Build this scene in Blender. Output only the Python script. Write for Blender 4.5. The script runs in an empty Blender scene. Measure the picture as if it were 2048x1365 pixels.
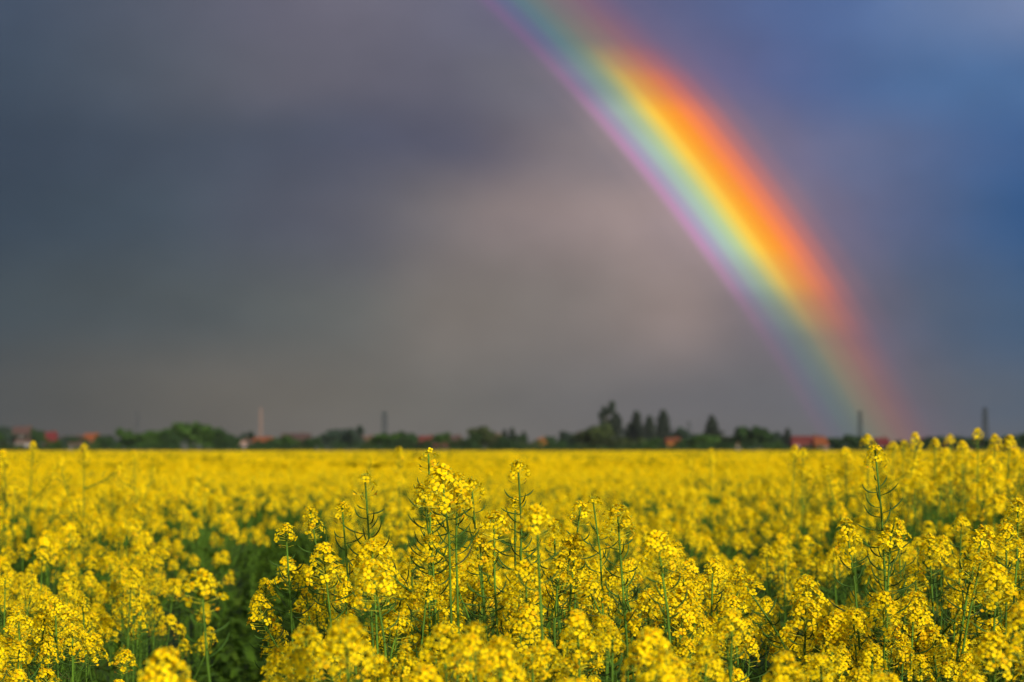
import bpy, math, random
import numpy as np
from mathutils import Vector, Matrix, Quaternion
R = math.radians
scene = bpy.context.scene
col = scene.collection

# ------------------------------------------------------------------ camera, sky, sun, exposure
FPX, HOR, CAMZ = 4200.0, 899.0, 1.65          # focal length in photo pixels, horizon row, eye height
PITCH = math.atan((HOR - 682.5) / FPX)
cam_d = bpy.data.cameras.new('camera')
cam = bpy.data.objects.new('camera', cam_d); col.objects.link(cam)
cam.location = (0, 0, CAMZ)
cam.rotation_euler = (R(90) + PITCH, 0, 0)
cam_d.sensor_width = 36
cam_d.lens = 36 * FPX / 2048
cam_d.clip_start, cam_d.clip_end = 0.05, 9000
cam_d.dof.use_dof = True
cam_d.dof.focus_distance = 3.62
cam_d.dof.aperture_fstop = 6.4
cam_d.dof.aperture_blades = 0
scene.camera = cam
scene.view_settings.view_transform = 'Standard'
scene.view_settings.look = 'None'
scene.view_settings.exposure = 0.14
scene.view_settings.gamma = 1
scene.cycles.max_bounces = 8
scene.cycles.diffuse_bounces = 4
scene.cycles.transmission_bounces = 4

ANTI_AZ, SUN_EL = R(-28.4), R(17.7)           # the antisolar point, centre of the rainbow's circle
ANTI = Vector((math.sin(ANTI_AZ) * math.cos(SUN_EL), math.cos(ANTI_AZ) * math.cos(SUN_EL), -math.sin(SUN_EL)))
sun_d = bpy.data.lights.new('sun', 'SUN')
sun_d.energy = 5.0; sun_d.angle = R(2.0); sun_d.color = (1.0, 0.91, 0.78)
sun = bpy.data.objects.new('sun', sun_d); col.objects.link(sun)
sun.rotation_euler = (ANTI).to_track_quat('-Z', 'Y').to_euler()
sun.location = (60, -100, 60)

def lin(c):
    return tuple(((v / 255) / 12.92 if v <= 10 else ((v / 255 + 0.055) / 1.055) ** 2.4) for v in c)

world = bpy.data.worlds.new('World'); scene.world = world
world.use_nodes = True
nt = world.node_tree; nt.nodes.clear()
class NT:
    def __init__(s, t): s.t = t
    def n(s, kind, **kw):
        o = s.t.nodes.new(kind)
        for k, v in kw.items(): setattr(o, k, v)
        return o
    def set(s, sock, v):
        if hasattr(v, 'is_output') or isinstance(v, bpy.types.NodeSocket): s.t.links.new(v, sock)
        else: sock.default_value = v
    def m(s, op, a, b=0.0, c=0.0, clamp=False):
        o = s.n('ShaderNodeMath', operation=op, use_clamp=clamp)
        s.set(o.inputs[0], a); s.set(o.inputs[1], b); s.set(o.inputs[2], c)
        return o.outputs[0]
    def mr(s, v, a, b, c=0.0, d=1.0, smooth=True):
        o = s.n('ShaderNodeMapRange', interpolation_type='SMOOTHSTEP' if smooth else 'LINEAR')
        s.set(o.inputs[0], v)
        for i, x in enumerate((a, b, c, d)): o.inputs[i + 1].default_value = x
        return o.outputs[0]
    def mix(s, f, a, b):
        o = s.n('ShaderNodeMix', data_type='RGBA')
        s.set(o.inputs[0], f); s.set(o.inputs[6], a); s.set(o.inputs[7], b)
        return o.outputs[2]
    def ramp(s, f, stops, interp='B_SPLINE'):
        o = s.n('ShaderNodeValToRGB'); cr = o.color_ramp; cr.interpolation = interp
        while len(cr.elements) > 1: cr.elements.remove(cr.elements[-1])
        cr.elements[0].position = stops[0][0]; cr.elements[0].color = (*stops[0][1], 1)
        for p, c in stops[1:]:
            e = cr.elements.new(p); e.color = (*c, 1)
        s.set(o.inputs[0], f)
        return o.outputs[0]
W = NT(nt)
tc = W.n('ShaderNodeTexCoord')
sep = W.n('ShaderNodeSeparateXYZ'); nt.links.new(tc.outputs['Generated'], sep.inputs[0])
yy = W.m('MAXIMUM', sep.outputs[1], 0.05)
u0, v0 = W.m('DIVIDE', sep.outputs[0], yy), W.m('DIVIDE', sep.outputs[2], yy)
# cloud: the direction is warped by soft noise before the cloud bank's colours are looked up
no = W.n('ShaderNodeTexNoise'); no.inputs['Scale'].default_value = 9; no.inputs['Detail'].default_value = 2.5; no.inputs['Roughness'].default_value = 0.45
mp = W.n('ShaderNodeMapping'); mp.inputs['Rotation'].default_value = (0, R(-28), 0); mp.inputs['Scale'].default_value = (1, 1, 1.5)
nt.links.new(tc.outputs['Generated'], mp.inputs[0]); nt.links.new(mp.outputs[0], no.inputs['Vector'])
sn = W.n('ShaderNodeSeparateXYZ'); nt.links.new(no.outputs['Color'], sn.inputs[0])
u = W.m('ADD', u0, W.m('MULTIPLY', W.m('SUBTRACT', sn.outputs[0], 0.5), 0.04))
v = W.m('ADD', v0, W.m('MULTIPLY', W.m('SUBTRACT', sn.outputs[1], 0.5), 0.02))
uf = W.mr(u, -1024 / FPX, 1024 / FPX, smooth=False)
rows = [
 (0,   [(0,(72,86,98)),(300,(88,94,106)),(500,(98,98,112)),(700,(113,110,122)),(900,(106,106,122)),(1050,(104,104,126)),(1280,(94,97,130)),(1500,(86,102,142)),(1700,(82,108,155)),(1850,(100,125,165)),(2048,(120,137,172))]),
 (155, [(0,(68,82,92)),(300,(84,92,102)),(600,(104,102,112)),(900,(98,98,113)),(1080,(116,114,120)),(1250,(118,110,126)),(1400,(104,104,138)),(1550,(92,104,146)),(1700,(82,106,150)),(1850,(80,112,155)),(2048,(78,112,156))]),
 (290, [(0,(62,76,86)),(400,(77,87,99)),(700,(86,90,106)),(940,(89,90,106)),(1060,(112,106,114)),(1200,(150,138,137)),(1400,(130,122,138)),(1600,(112,112,142)),(1750,(104,114,146)),(1900,(82,106,147)),(2048,(66,102,150))]),
 (425, [(0,(61,75,83)),(300,(73,87,97)),(500,(83,89,101)),(700,(90,92,103)),(860,(120,115,115)),(1000,(137,125,122)),(1200,(158,141,137)),(1320,(172,152,147)),(1600,(125,116,134)),(1750,(106,108,136)),(1920,(70,99,138)),(2048,(48,90,138))]),
 (625, [(0,(71,83,87)),(400,(83,91,95)),(700,(105,108,106)),(850,(128,120,114)),(1000,(131,124,119)),(1200,(134,125,122)),(1380,(164,145,140)),(1500,(128,119,124)),(1750,(104,103,120)),(1880,(84,97,120)),(2048,(66,97,132))]),
 (805, [(0,(82,84,80)),(300,(98,96,90)),(500,(111,106,98)),(700,(114,110,102)),(900,(118,115,109)),(1200,(116,113,114)),(1400,(114,112,116)),(1600,(112,112,118)),(1900,(96,101,113)),(2048,(84,100,120))]),
 (899, [(0,(84,84,80)),(500,(113,107,100)),(900,(121,117,112)),(1300,(116,113,113)),(1700,(112,111,114)),(2048,(98,104,114))]),
]
ROWF = {0: .98, 155: .97, 290: .95, 425: .95, 625: .93, 805: .88, 899: .87}
rows = [(py, [(x, (c[0] * ROWF[py] * (.90 if x == 0 else 1), c[1] * ROWF[py] * (.93 if x == 0 else 1), c[2] * ROWF[py] + (3 if py < 600 else 0))) for x, c in st]) for py, st in rows]
cur = None
for i, (py, st) in enumerate(rows):
    c = W.ramp(uf, [(x / 2048, lin(k)) for x, k in st], 'B_SPLINE' if len(st) > 4 else 'LINEAR')
    if cur is None: cur = c
    else:
        va, vb = (HOR - rows[i - 1][0]) / FPX, (HOR - py) / FPX
        cur = W.mix(W.mr(v, va, vb), cur, c)
no2 = W.n('ShaderNodeTexNoise'); no2.inputs['Scale'].default_value = 26; no2.inputs['Detail'].default_value = 3
nt.links.new(mp.outputs[0], no2.inputs['Vector'])
hv = W.n('ShaderNodeHueSaturation'); W.set(hv.inputs['Color'], cur)
W.set(hv.inputs['Value'], W.mr(no2.outputs[0], 0.3, 0.7, 0.95, 1.05, False))
cur = hv.outputs[0]
# rainbow: colour by the angle from the antisolar point
dt = W.n('ShaderNodeVectorMath', operation='DOT_PRODUCT'); nrm = W.n('ShaderNodeVectorMath', operation='NORMALIZE')
nt.links.new(tc.outputs['Generated'], nrm.inputs[0]); nt.links.new(nrm.outputs[0], dt.inputs[0]); dt.inputs[1].default_value = ANTI
ang = W.m('MULTIPLY', W.m('ARCCOSINE', dt.outputs['Value']), 180 / math.pi)
A0, A1 = 39.8, 44.8
bow = [(40.2,(185,158,158),.15),(40.5,(202,148,192),.75),(40.72,(176,170,200),.8),(41.0,(174,204,188),.9),(41.25,(190,214,158),.95),(41.45,(226,214,112),1),
       (41.67,(255,205,72),1),(41.9,(255,172,48),1),(42.12,(255,155,48),1),(42.36,(252,138,74),1),(42.62,(238,126,88),.86),(42.9,(206,116,104),.62),(43.3,(168,112,120),.33),(43.8,(142,112,136),.11)]
fa = W.mr(ang, A0, A1, smooth=False)
bc = W.ramp(fa, [((a - A0) / (A1 - A0), lin(c)) for a, c, k in bow], 'EASE')
bk = W.ramp(fa, [(0, (0,) * 3)] + [((a - A0) / (A1 - A0), (k,) * 3) for a, c, k in bow] + [(1, (0,) * 3)], 'EASE')
VI = lambda py: (HOR - py) / FPX
def along(st): return W.ramp(W.mr(v0, -0.02, 0.23, smooth=False), [((VI(p) + .02) / .25, (k,) * 3) for p, k in st], 'EASE')
s_in = along([(905,.10),(800,.15),(690,.20),(630,.30),(560,.58),(480,.92),(300,.90),(230,.70),(170,.52),(110,.42),(0,.34)])
s_out = along([(905,.24),(800,.30),(690,.37),(630,.47),(560,.76),(480,1),(230,1),(165,.86),(115,.56),(65,.34),(0,.26)])
dimf = along([(905,1),(690,.9),(610,.35),(545,0),(230,0),(150,.5),(70,1),(0,1)])
dim = [(40.2,(125,105,135)),(40.5,(150,98,160)),(40.8,(98,118,168)),(41.1,(84,155,150)),(41.4,(125,158,118)),(41.67,(162,150,96)),(42.0,(180,134,88)),(42.3,(184,108,88)),(42.7,(168,92,104)),(43.2,(140,95,128))]
bc = W.mix(dimf, bc, W.ramp(fa, [((a - A0) / (A1 - A0), lin(c)) for a, c in dim], 'EASE'))
strength = W.mix(W.mr(ang, 41.15, 41.75), s_in, s_out)
bowf = W.m('MULTIPLY', W.m('MULTIPLY', bk, strength), W.mr(no2.outputs[0], 0.3, 0.7, 0.95, 1.05, False))
cur = W.mix(bowf, cur, bc)
bg1 = W.n('ShaderNodeBackground'); W.set(bg1.inputs[0], cur); bg1.inputs[1].default_value = 0.907
# behind the camera the sky is clear
sky = W.n('ShaderNodeTexSky', sky_type='NISHITA'); sky.sun_disc = False
sky.sun_elevation = SUN_EL; sky.sun_rotation = math.atan2(-ANTI.x, -ANTI.y)
bg2 = W.n('ShaderNodeBackground'); W.set(bg2.inputs[0], sky.outputs[0]); bg2.inputs[1].default_value = 0.15
ms = W.n('ShaderNodeMixShader'); W.set(ms.inputs[0], W.mr(sep.outputs[1], 0.1, 0.6))
nt.links.new(bg2.outputs[0], ms.inputs[1]); nt.links.new(bg1.outputs[0], ms.inputs[2])
wo = W.n('ShaderNodeOutputWorld'); nt.links.new(ms.outputs[0], wo.inputs[0])

# ------------------------------------------------------------------ helpers
def at(px, py, y):
    """the point seen at photo pixel (px, py) at depth y metres"""
    x = (px - 1024) / FPX; up = (682.5 - py) / FPX
    dy = math.cos(PITCH) - up * math.sin(PITCH); dz = math.sin(PITCH) + up * math.cos(PITCH)
    return Vector((x / dy * y, y, CAMZ + dz / dy * y))

def material(name, colour, rough=0.7, trans=0.0, vary=0.15, hue=None, tc_=None, scale=6.0, spec=0.2, island=False, tmul=1.0):
    m = bpy.data.materials.new(name); m.use_nodes = True
    t = m.node_tree; t.nodes.clear(); N = NT(t)
    out = N.n('ShaderNodeOutputMaterial')
    geo = N.n('ShaderNodeNewGeometry'); oi = N.n('ShaderNodeObjectInfo')
    if island: f = geo.outputs['Random Per Island']
    else:
        tx = N.n('ShaderNodeTexNoise'); tx.inputs['Scale'].default_value = scale; tx.inputs['Detail'].default_value = 4
        t.links.new(geo.outputs['Position'], tx.inputs['Vector']); f = N.mr(tx.outputs[0], 0.3, 0.7)
    hi = tuple(min(1, c * (1 + vary)) for c in colour); lo = hue if hue else tuple(c * (1 - vary) for c in colour)
    c = N.ramp(f, [(0.0, lo), (0.22, tuple(x * (1 - vary * .5) for x in colour)), (1.0, hi)], 'LINEAR')
    h = N.n('ShaderNodeHueSaturation'); N.set(h.inputs['Color'], c)
    N.set(h.inputs['Value'], N.mr(oi.outputs['Random'], 0, 1, 0.88, 1.12, False))
    c = h.outputs[0]
    p = N.n('ShaderNodeBsdfPrincipled'); N.set(p.inputs['Base Color'], c)
    p.inputs['Roughness'].default_value = rough; p.inputs['Specular IOR Level'].default_value = spec
    res = p.outputs[0]
    if trans:
        tr = N.n('ShaderNodeBsdfTranslucent'); N.set(tr.inputs[0], c)
        mx = N.n('ShaderNodeMixShader'); mx.inputs[0].default_value = trans
        t.links.new(res, mx.inputs[1]); t.links.new(tr.outputs[0], mx.inputs[2]); res = mx.outputs[0]
    t.links.new(res, out.inputs[0])
    return m

M_PETAL = material('petal', (0.96, 0.705, 0.003), 0.6, 0.50, 0.08, hue=(0.90, 0.53, 0.003), island=True, spec=.08)
M_STALK = material('green_stalk', (0.055, 0.115, 0.008), 0.6, 0, 0.3, scale=20, spec=0.12)
M_BUD = material('flower_bud', (0.46, 0.44, 0.02), 0.5, 0.15, 0.2, hue=(0.20, 0.26, 0.02), island=True)
M_WILT = material('wilted_petal', (0.66, 0.40, 0.004), 0.8, 0.2, 0.2, hue=(0.42, 0.20, 0.004), island=True, spec=.02)
M_POD = material('seed_pod', (0.032, 0.075, 0.006), 0.6, 0.1, 0.3, hue=(0.05, 0.05, 0.008), island=True)
M_LEAF = material('crop_leaf', (0.06, 0.115, 0.008), 0.6, 0.25, 0.3, hue=(0.06, 0.10, 0.008), island=True, spec=0.1)
PLANT_MATS = [M_PETAL, M_STALK, M_BUD, M_WILT, M_POD, M_LEAF]

class MB:
    def __init__(s): s.v, s.f, s.m = [], [], []
    def add(s, vs, fs, mi):
        o = len(s.v); s.v += [tuple(p) for p in vs]
        s.f += [tuple(i + o for i in f) for f in fs]; s.m += [mi] * len(fs)
    def join(s, b, M):
        if not b.v: return
        a = np.array(b.v) @ np.array(M.to_3x3()).T + np.array(M.translation)
        o = len(s.v); s.v += list(map(tuple, a.tolist())); s.f += [tuple(i + o for i in f) for f in b.f]; s.m += b.m
    def tube(s, pts, rad, sides, mi):
        vs, fs = [], []
        n = len(pts)
        for i, p in enumerate(pts):
            d = (pts[min(i + 1, n - 1)] - pts[max(i - 1, 0)])
            if d.length < 1e-9: d = Vector((0, 0, 1))
            d.normalize()
            a = d.cross(Vector((0.31, 0.95, 0.05))).normalized(); b = d.cross(a)
            r = rad[i] if hasattr(rad, '__len__') else rad
            for k in range(sides):
                t = 2 * math.pi * k / sides
                vs.append(p + (a * math.cos(t) + b * math.sin(t)) * r)
        for i in range(n - 1):
            for k in range(sides):
                k2 = (k + 1) % sides
                fs.append((i * sides + k, i * sides + k2, (i + 1) * sides + k2, (i + 1) * sides + k))
        s.add(vs, fs, mi)
    def box(s, x0, x1, y0, y1, z0, z1, mi=0):
        s.add([(x0,y0,z0),(x1,y0,z0),(x1,y1,z0),(x0,y1,z0),(x0,y0,z1),(x1,y0,z1),(x1,y1,z1),(x0,y1,z1)],
              [(0,3,2,1),(4,5,6,7),(0,1,5,4),(1,2,6,5),(2,3,7,6),(3,0,4,7)], mi)
    def bar(s, a, b, r, mi=0, sides=4): s.tube([Vector(a), Vector(b)], r, sides, mi)
    def mesh(s, name, mats, smooth=True):
        me = bpy.data.meshes.new(name); me.from_pydata(s.v, [], s.f); 
        for m in mats: me.materials.append(m)
        me.polygons.foreach_set('material_index', s.m)
        if smooth: me.polygons.foreach_set('use_smooth', [True] * len(s.f))
        me.update(); return me

def link(name, data, parent=None):
    o = bpy.data.objects.new(name, data); col.objects.link(o); o.parent = parent; return o
def tag(o, label=None, cat=None, group=None, kind=None):
    for k, x in (('label', label), ('category', cat), ('group', group), ('kind', kind)):
        if x: o[k] = x
    return o

def basis(d, roll=0.0):
    d = d.normalized(); q = d.to_track_quat('Z', 'Y')
    return (q @ Quaternion((0, 0, 1), roll)).to_matrix()

def flower(mb, pos, axis, rng, lod, size=1.0, mi=0):
    B = basis(axis, rng.uniform(0, 6.28))
    cup = rng.uniform(-0.05, 0.55)
    L = rng.uniform(0.0074, 0.0090) * size; w = L * rng.uniform(0.80, 0.98)
    for k in range(4):
        a = k * math.pi / 2 + rng.uniform(-.15, .15)
        c = cup + rng.uniform(-.2, .25)
        ca, sa = math.cos(a), math.sin(a)
        def P(r, s, h):
            rr = r * math.cos(c) - h * math.sin(c); zz = r * math.sin(c) + h * math.cos(c)
            return pos + B @ Vector((ca * rr - sa * s, sa * rr + ca * s, zz))
        if lod == 0:
            vs = [P(.0008, 0, 0), P(.42 * L, -.34 * w, .0006), P(.74 * L, -.5 * w, .0002), P(L, -.24 * w, -.0010),
                  P(L * .97, .03 * w, -.0008), P(L, .27 * w, -.0012), P(.72 * L, .5 * w, .0001), P(.40 * L, .34 * w, .0006), P(.66 * L, 0, .0013)]
            fs = [(8, i, i + 1) for i in range(0, 7)] + [(8, 7, 0)]
            mb.add(vs, fs, mi)
        elif lod == 1:
            mb.add([P(.0008, 0, 0), P(.7 * L, -.5 * w, .0002), P(L, 0, -.0008), P(.7 * L, .5 * w, .0002)], [(0, 1, 2), (0, 2, 3)], mi)
        else:
            mb.add([P(.0, 0, 0), P(.8 * L, -.55 * w, 0), P(L * 1.1, .0, 0), P(.8 * L, .55 * w, 0)], [(0, 1, 2, 3)], mi)
    if lod == 0:
        for k in range(5):   # stamens
            a = k * 1.256; t = pos + B @ Vector((math.cos(a) * .0016, math.sin(a) * .0016, .0050 * size))
            mb.bar(pos, t, .00045, 2, 3)
        for k in range(4):
            a = k * 1.57 + .78; t = pos + B @ Vector((math.cos(a) * .0028, math.sin(a) * .0028, .0008))
            mb.bar(pos - B @ Vector((0, 0, .0015)), t, .0006, 2, 3)

def bud(mb, pos, d, r, l):
    B = basis(d); q = [B @ Vector(p) + pos for p in ((0,0,0),(r,0,l*.5),(0,r,l*.5),(-r,0,l*.5),(0,-r,l*.5),(0,0,l))]
    mb.add(q, [(0,2,1),(0,3,2),(0,4,3),(0,1,4),(5,1,2),(5,2,3),(5,3,4),(5,4,1)], 2)

def head(rng, n=20, lod=0, spread=1.0, size=1.0, tall=1.0, buds=10, few=False):
    """a flower head in its own frame: z along the stalk, origin at the stalk's tip"""
    mb = MB(); g = rng.uniform(0, 6.28); H = 0.042 * tall
    mb.tube([Vector((0, 0, -H - .012)), Vector((0, 0, 0))], [.0014, .0009], 4 if lod == 0 else 3, 1)
    for i in range(n):
        t = (i + .5) / n
        a = g + i * 2.39996 + rng.uniform(-.3, .3); th = R(22 + 56 * t ** .8) + rng.uniform(-.15, .15)
        L = (0.008 + 0.017 * t ** .7) * spread * rng.uniform(.85, 1.15)
        z = -H * t
        d = Vector((math.cos(a) * math.sin(th), math.sin(a) * math.sin(th), math.cos(th)))
        p0, p1 = Vector((0, 0, z)), Vector((0, 0, z)) + d * L
        if lod < 2: mb.bar(p0, p1, .00055, 2, 3)
        ax = (d * rng.uniform(.6, 1.1) + Vector((0, 0, .25)) + Vector([rng.gauss(0, .3) for _ in range(3)])).normalized()
        flower(mb, p1, ax, rng, lod, size, 3 if rng.random() < .02 + .10 * (t > .8) else 0)
    for i in range(buds if lod < 2 else 0):
        a = i * 2.4; rr = .0045 * math.sqrt(i / max(1, buds)) * spread * 1.3
        p = Vector((math.cos(a) * rr, math.sin(a) * rr, .002))
        bud(mb, p, Vector((math.cos(a) * .5 * i / buds, math.sin(a) * .5 * i / buds, 1)), .0013, .0055)
    if lod == 0:
        for i in range(5):    # fading flowers below the head
            a = g + i * 2.4 + 1; z = -H - .004 - i * .003
            d = Vector((math.cos(a), math.sin(a), .25)).normalized(); p1 = Vector((0, 0, z)) + d * .017
            mb.bar(Vector((0, 0, z)), p1, .00055, 2, 3)
            mb.bar(p1, p1 + Vector((d.x, d.y, .9)).normalized() * .010, .0007, 4, 3)
            if rng.random() < .7:
                q = p1; B = basis(d, rng.uniform(0, 6))
                mb.add([q, q + B @ Vector((.003, .001, .004)), q + B @ Vector((.001, .002, .008)), q + B @ Vector((-.002, .002, .005))], [(0, 1, 2, 3)], 3)
    return mb

def pod(mb, p, axis, az, rng, k=1.0, sides=3):
    B = basis(axis); 
    up0 = rng.uniform(-.05, .3)
    pl, ql = 0.014 * rng.uniform(.8, 1.2) * (.6 + .4 * k), 0.034 * k * rng.uniform(.85, 1.15)
    pts = [p]; th = up0
    r0 = Vector((math.cos(az), math.sin(az), 0))
    def step(L, th):
        q = pts[-1] + B @ (r0 * math.cos(th) * L + Vector((0, 0, math.sin(th) * L))); pts.append(q)
    step(pl * .5, th); step(pl * .5, th + .08)
    cv = rng.uniform(.12, .34)
    for i in range(4):
        th += cv; step(ql / 4, th)
    mb.tube(pts, [.0008, .0007, .0009, .0014, .0014, .0011, .0004], sides, 4)

def bez(a, b, c, n):
    return [a * (1 - t) ** 2 + b * 2 * t * (1 - t) + c * t * t for t in [i / n for i in range(n + 1)]]

def wiggle(pts, rng, k):
    ph = rng.uniform(0, 6); ph2 = rng.uniform(0, 6)
    n = len(pts)
    return [p + Vector((math.sin(i * 1.3 + ph), math.cos(i * 1.1 + ph2), 0)) * k * (0 if i in (0, n - 1) else 1) for i, p in enumerate(pts)]

def raceme(pts, rad, stem, pods, rng, podlen, gap=.0115, sides=5, split=None):
    """stalk tube + pods along its last podlen metres below the head"""
    stem.tube(pts, rad, sides, 1)
    seg = [(pts[i + 1] - pts[i]).length for i in range(len(pts) - 1)]; tot = sum(seg)
    d = tot - .055; az = rng.uniform(0, 6)
    stop = max(tot - podlen - .05, tot * .12)
    while d > stop:
        s = d; i = 0
        while i < len(seg) - 1 and s > seg[i]: s -= seg[i]; i += 1
        ax = (pts[i + 1] - pts[i]).normalized(); p = pts[i] + ax * s
        k = min(1.0, .5 + (tot - .055 - d) / .08)
        tgt = pods
        if split is not None: tgt = MB(); split.append(tgt)
        pod(tgt, p, ax, az, rng, k * 1.08, 4 if sides > 4 else 3)
        az += 2.39996 + rng.uniform(-.35, .35); d -= gap * rng.uniform(.75, 1.3)

def leaf(mb, p, az, rng, L):
    w = L * .16; o = Vector((math.cos(az), math.sin(az), 0)); s = Vector((-math.sin(az), math.cos(az), 0)); up = Vector((0, 0, 1))
    e = rng.uniform(.3, .9); q = []
    for t, ww, dz in ((0, .5, 0), (.35, 1, e * .3), (.7, .75, e * .25), (1, .05, -.12)):
        c = p + o * L * t + up * L * dz
        q += [c - s * w * ww + up * .006, c, c + s * w * ww + up * .006]
    fs = []
    for i in range(3):
        a = i * 3; fs += [(a, a + 1, a + 4, a + 3), (a + 1, a + 2, a + 5, a + 4)]
    mb.add(q, fs, 5)

rng = random.Random(11)
HEADS = [head(rng, int(n * 1.45), 0, sp * 1.12, 1.0, tl * 1.1, b) for n, sp, tl, b in
         ((18, .95, .9, 12), (24, 1.1, 1.05, 10), (28, 1.2, 1.25, 9), (14, .85, .7, 14), (32, 1.3, 1.1, 8), (22, 1.0, 1.35, 10), (20, 1.15, .8, 12), (26, 1.05, 1.5, 6))]
HEAD_MESH = [h.mesh('flower_head', PLANT_MATS) for h in HEADS]
SPARSE = [head(rng, n, 0, .9, .9, .6, 10) for n in (4, 6)]
SPARSE_MESH = [h.mesh('flower_head', PLANT_MATS) for h in SPARSE]

def plant(rng, top, base, ctrl, nbr, podlen, lod=0, split=None, br_h=(.55, .86), reach=.16, drop=(.03, .16), th0=.0045, lmax=.72):
    """stem, pods, leaves and the head frames of one plant, in world or local coordinates"""
    stem, pods, leaves, frames = MB(), MB(), MB(), []
    n = 9 if lod == 0 else 5
    main = wiggle(bez(base, ctrl, top, n), rng, .004)
    rad = [th0 + (.0016 - th0) * (i / n) ** .8 for i in range(n + 1)]
    sd = 6 if lod == 0 else 3
    raceme(main, rad, stem, pods, rng, podlen, sides=sd, gap=(.0080 if split is not None else .0095) if lod == 0 else .018, split=split)
    frames.append((main[-1], (main[-1] - main[-2]).normalized()))
    a = rng.uniform(0, 6)
    for b in range(nbr):
        f = rng.uniform(*br_h); i = min(n - 1, int(f * n)); fr = f * n - i
        o = main[i].lerp(main[i + 1], fr)
        a += 2.4 + rng.uniform(-.5, .5); r = reach * rng.uniform(.45, 1.15)
        tz = top.z - rng.uniform(*drop)
        if tz < o.z + .08: tz = o.z + .10
        e = Vector((o.x + math.cos(a) * r, o.y + math.sin(a) * r, tz))
        c = Vector((o.x + math.cos(a) * r * .85, o.y + math.sin(a) * r * .85, o.z + (tz - o.z) * .45))
        k = 6 if lod == 0 else 3
        pts = wiggle(bez(o, c, e, k), rng, .002)
        raceme(pts, [.0026 + (.0012 - .0026) * j / k for j in range(k + 1)], stem, pods, rng, rng.uniform(.04, .16), sides=4 if lod == 0 else 3, gap=.0100 if lod == 0 else .018)
        frames.append((pts[-1], (pts[-1] - pts[-2]).normalized()))
    for b in range(10 if lod == 0 else 9):
        t = rng.uniform(.35, lmax); i = int(t * n); p = main[i].lerp(main[min(i + 1, n)], .5)
        leaf(leaves, p, rng.uniform(0, 6.28), rng, rng.uniform(.06, .12) * (1.8 - t))
    return stem, pods, leaves, frames

def frame_matrix(p, d, roll, s=1.0):
    return Matrix.Translation(p) @ basis(d, roll).to_4x4() @ Matrix.Diagonal((s, s, s, 1))

def build_plant(rng, top, base, ctrl, nbr, podlen, label, group, heads=None, split=False, origin=None, hscale=1.0, **kw):
    o3 = Vector((base.x, base.y, 0)) if origin is None else origin
    sp = [] if split else None
    stem, pods, leaves, frames = plant(rng, top - o3, base - o3, ctrl - o3, nbr, podlen, split=sp, **kw)
    root = link('rapeseed_plant', None); root.location = o3; root.empty_display_size = .1
    tag(root, label, 'rapeseed plant', group)
    link('stem', stem.mesh('stem', PLANT_MATS), root)
    if pods.v:
        po = link('seed_pods', pods.mesh('seed_pods', PLANT_MATS), root); po['kind'] = 'stuff'
    for s in (sp or []): link('seed_pod', s.mesh('seed_pod', PLANT_MATS), root)
    link('leaves', leaves.mesh('leaves', PLANT_MATS), root)['kind'] = 'stuff'
    for i, (p, d) in enumerate(frames):
        me = heads if (i == 0 and heads is not None) else rng.choice(HEAD_MESH)
        h = link('flower_head', me, root)
        h.matrix_local = frame_matrix(p, d, rng.uniform(0, 6.28), rng.uniform(.90, 1.05) * (hscale if i == 0 else 1))
    return root

# ------------------------------------------------------------------ setting: ground
def sheet(name, xs, ys, z, mat):
    vs, fs = [], []
    nx = len(xs)
    for y in ys:
        for x in xs: vs.append((x * (max(30, y) if abs(x) < 10 else 1) if False else x, y, z(x, y)))
    for j in range(len(ys) - 1):
        for i in range(nx - 1): fs.append((j * nx + i, j * nx + i + 1, (j + 1) * nx + i + 1, (j + 1) * nx + i))
    me = bpy.data.meshes.new(name); me.from_pydata(vs, [], fs); me.materials.append(mat)
    me.polygons.foreach_set('use_smooth', [True] * len(fs)); me.update()
    return link(name, me)
M_SOIL = material('soil_and_weeds', (0.014, 0.026, 0.006), 0.95, 0, 0.4, scale=3)
g = sheet('ground', [-6000, -2000, -500, 0, 500, 2000, 6000], [-600, -20, 0, 20, 100, 500, 1500, 7500], lambda x, y: 0, M_SOIL)
tag(g, kind='structure')

# ------------------------------------------------------------------ the crop's height
def sst(a, b, x):
    t = min(1, max(0, (x - a) / (b - a))); return t * t * (3 - 2 * t)
def lane_x(y): return -0.19 - 0.0880 * y
def canopy(x, y):
    z = 1.345
    clump = sst(-.55, -.36, x) * (1 - sst(.30, .56, x)) * (1 - sst(4.3, 5.2, y))
    z += .09 * clump
    z += .10 * sst(.72, 1.05, x) * (1 - sst(4.5, 6.5, y))
    z += .235 * sst(.10, .215, x / max(y, .1)) * sst(4.5, 8.5, y) * (1 - sst(16, 45, y))
    z += .045 * rough(x, y) * sst(3.9, 5.5, y)
    z += .05 * sst(.02, .14, -x / max(y, .1)) * sst(6, 9, y) * (1 - sst(14, 30, y))
    return z
def rough(x, y):
    return (math.sin(x * 5.1 + 1.3 * math.sin(y * 1.9)) * math.sin(y * 2.3 + 1.1 * math.sin(x * 2.7) + 1) +
            .6 * math.sin(x * 11.3 + y * 3.1 + 2) * math.sin(y * 6.1 - x * 2.2)) / 1.6
def gap(x, y):
    d = x - lane_x(y)
    if y < 20:
        k = 1 if y < 9 else 1 - (y - 9) / 11
        if -.28 * k < d < (.15 + .10 * sst(4.2, 5.5, y)) * k: return True
    for gx, gy, rx, ry in ((.47, 5.3, .26, .75), (.78, 5.0, .2, .5), (1.36, 6.6, .2, .8), (-.95, 4.6, .12, .3), (.62, 4.4, .16, .25)):
        if ((x - gx) / rx) ** 2 + ((y - gy) / ry) ** 2 < 1: return True
    return False

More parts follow.
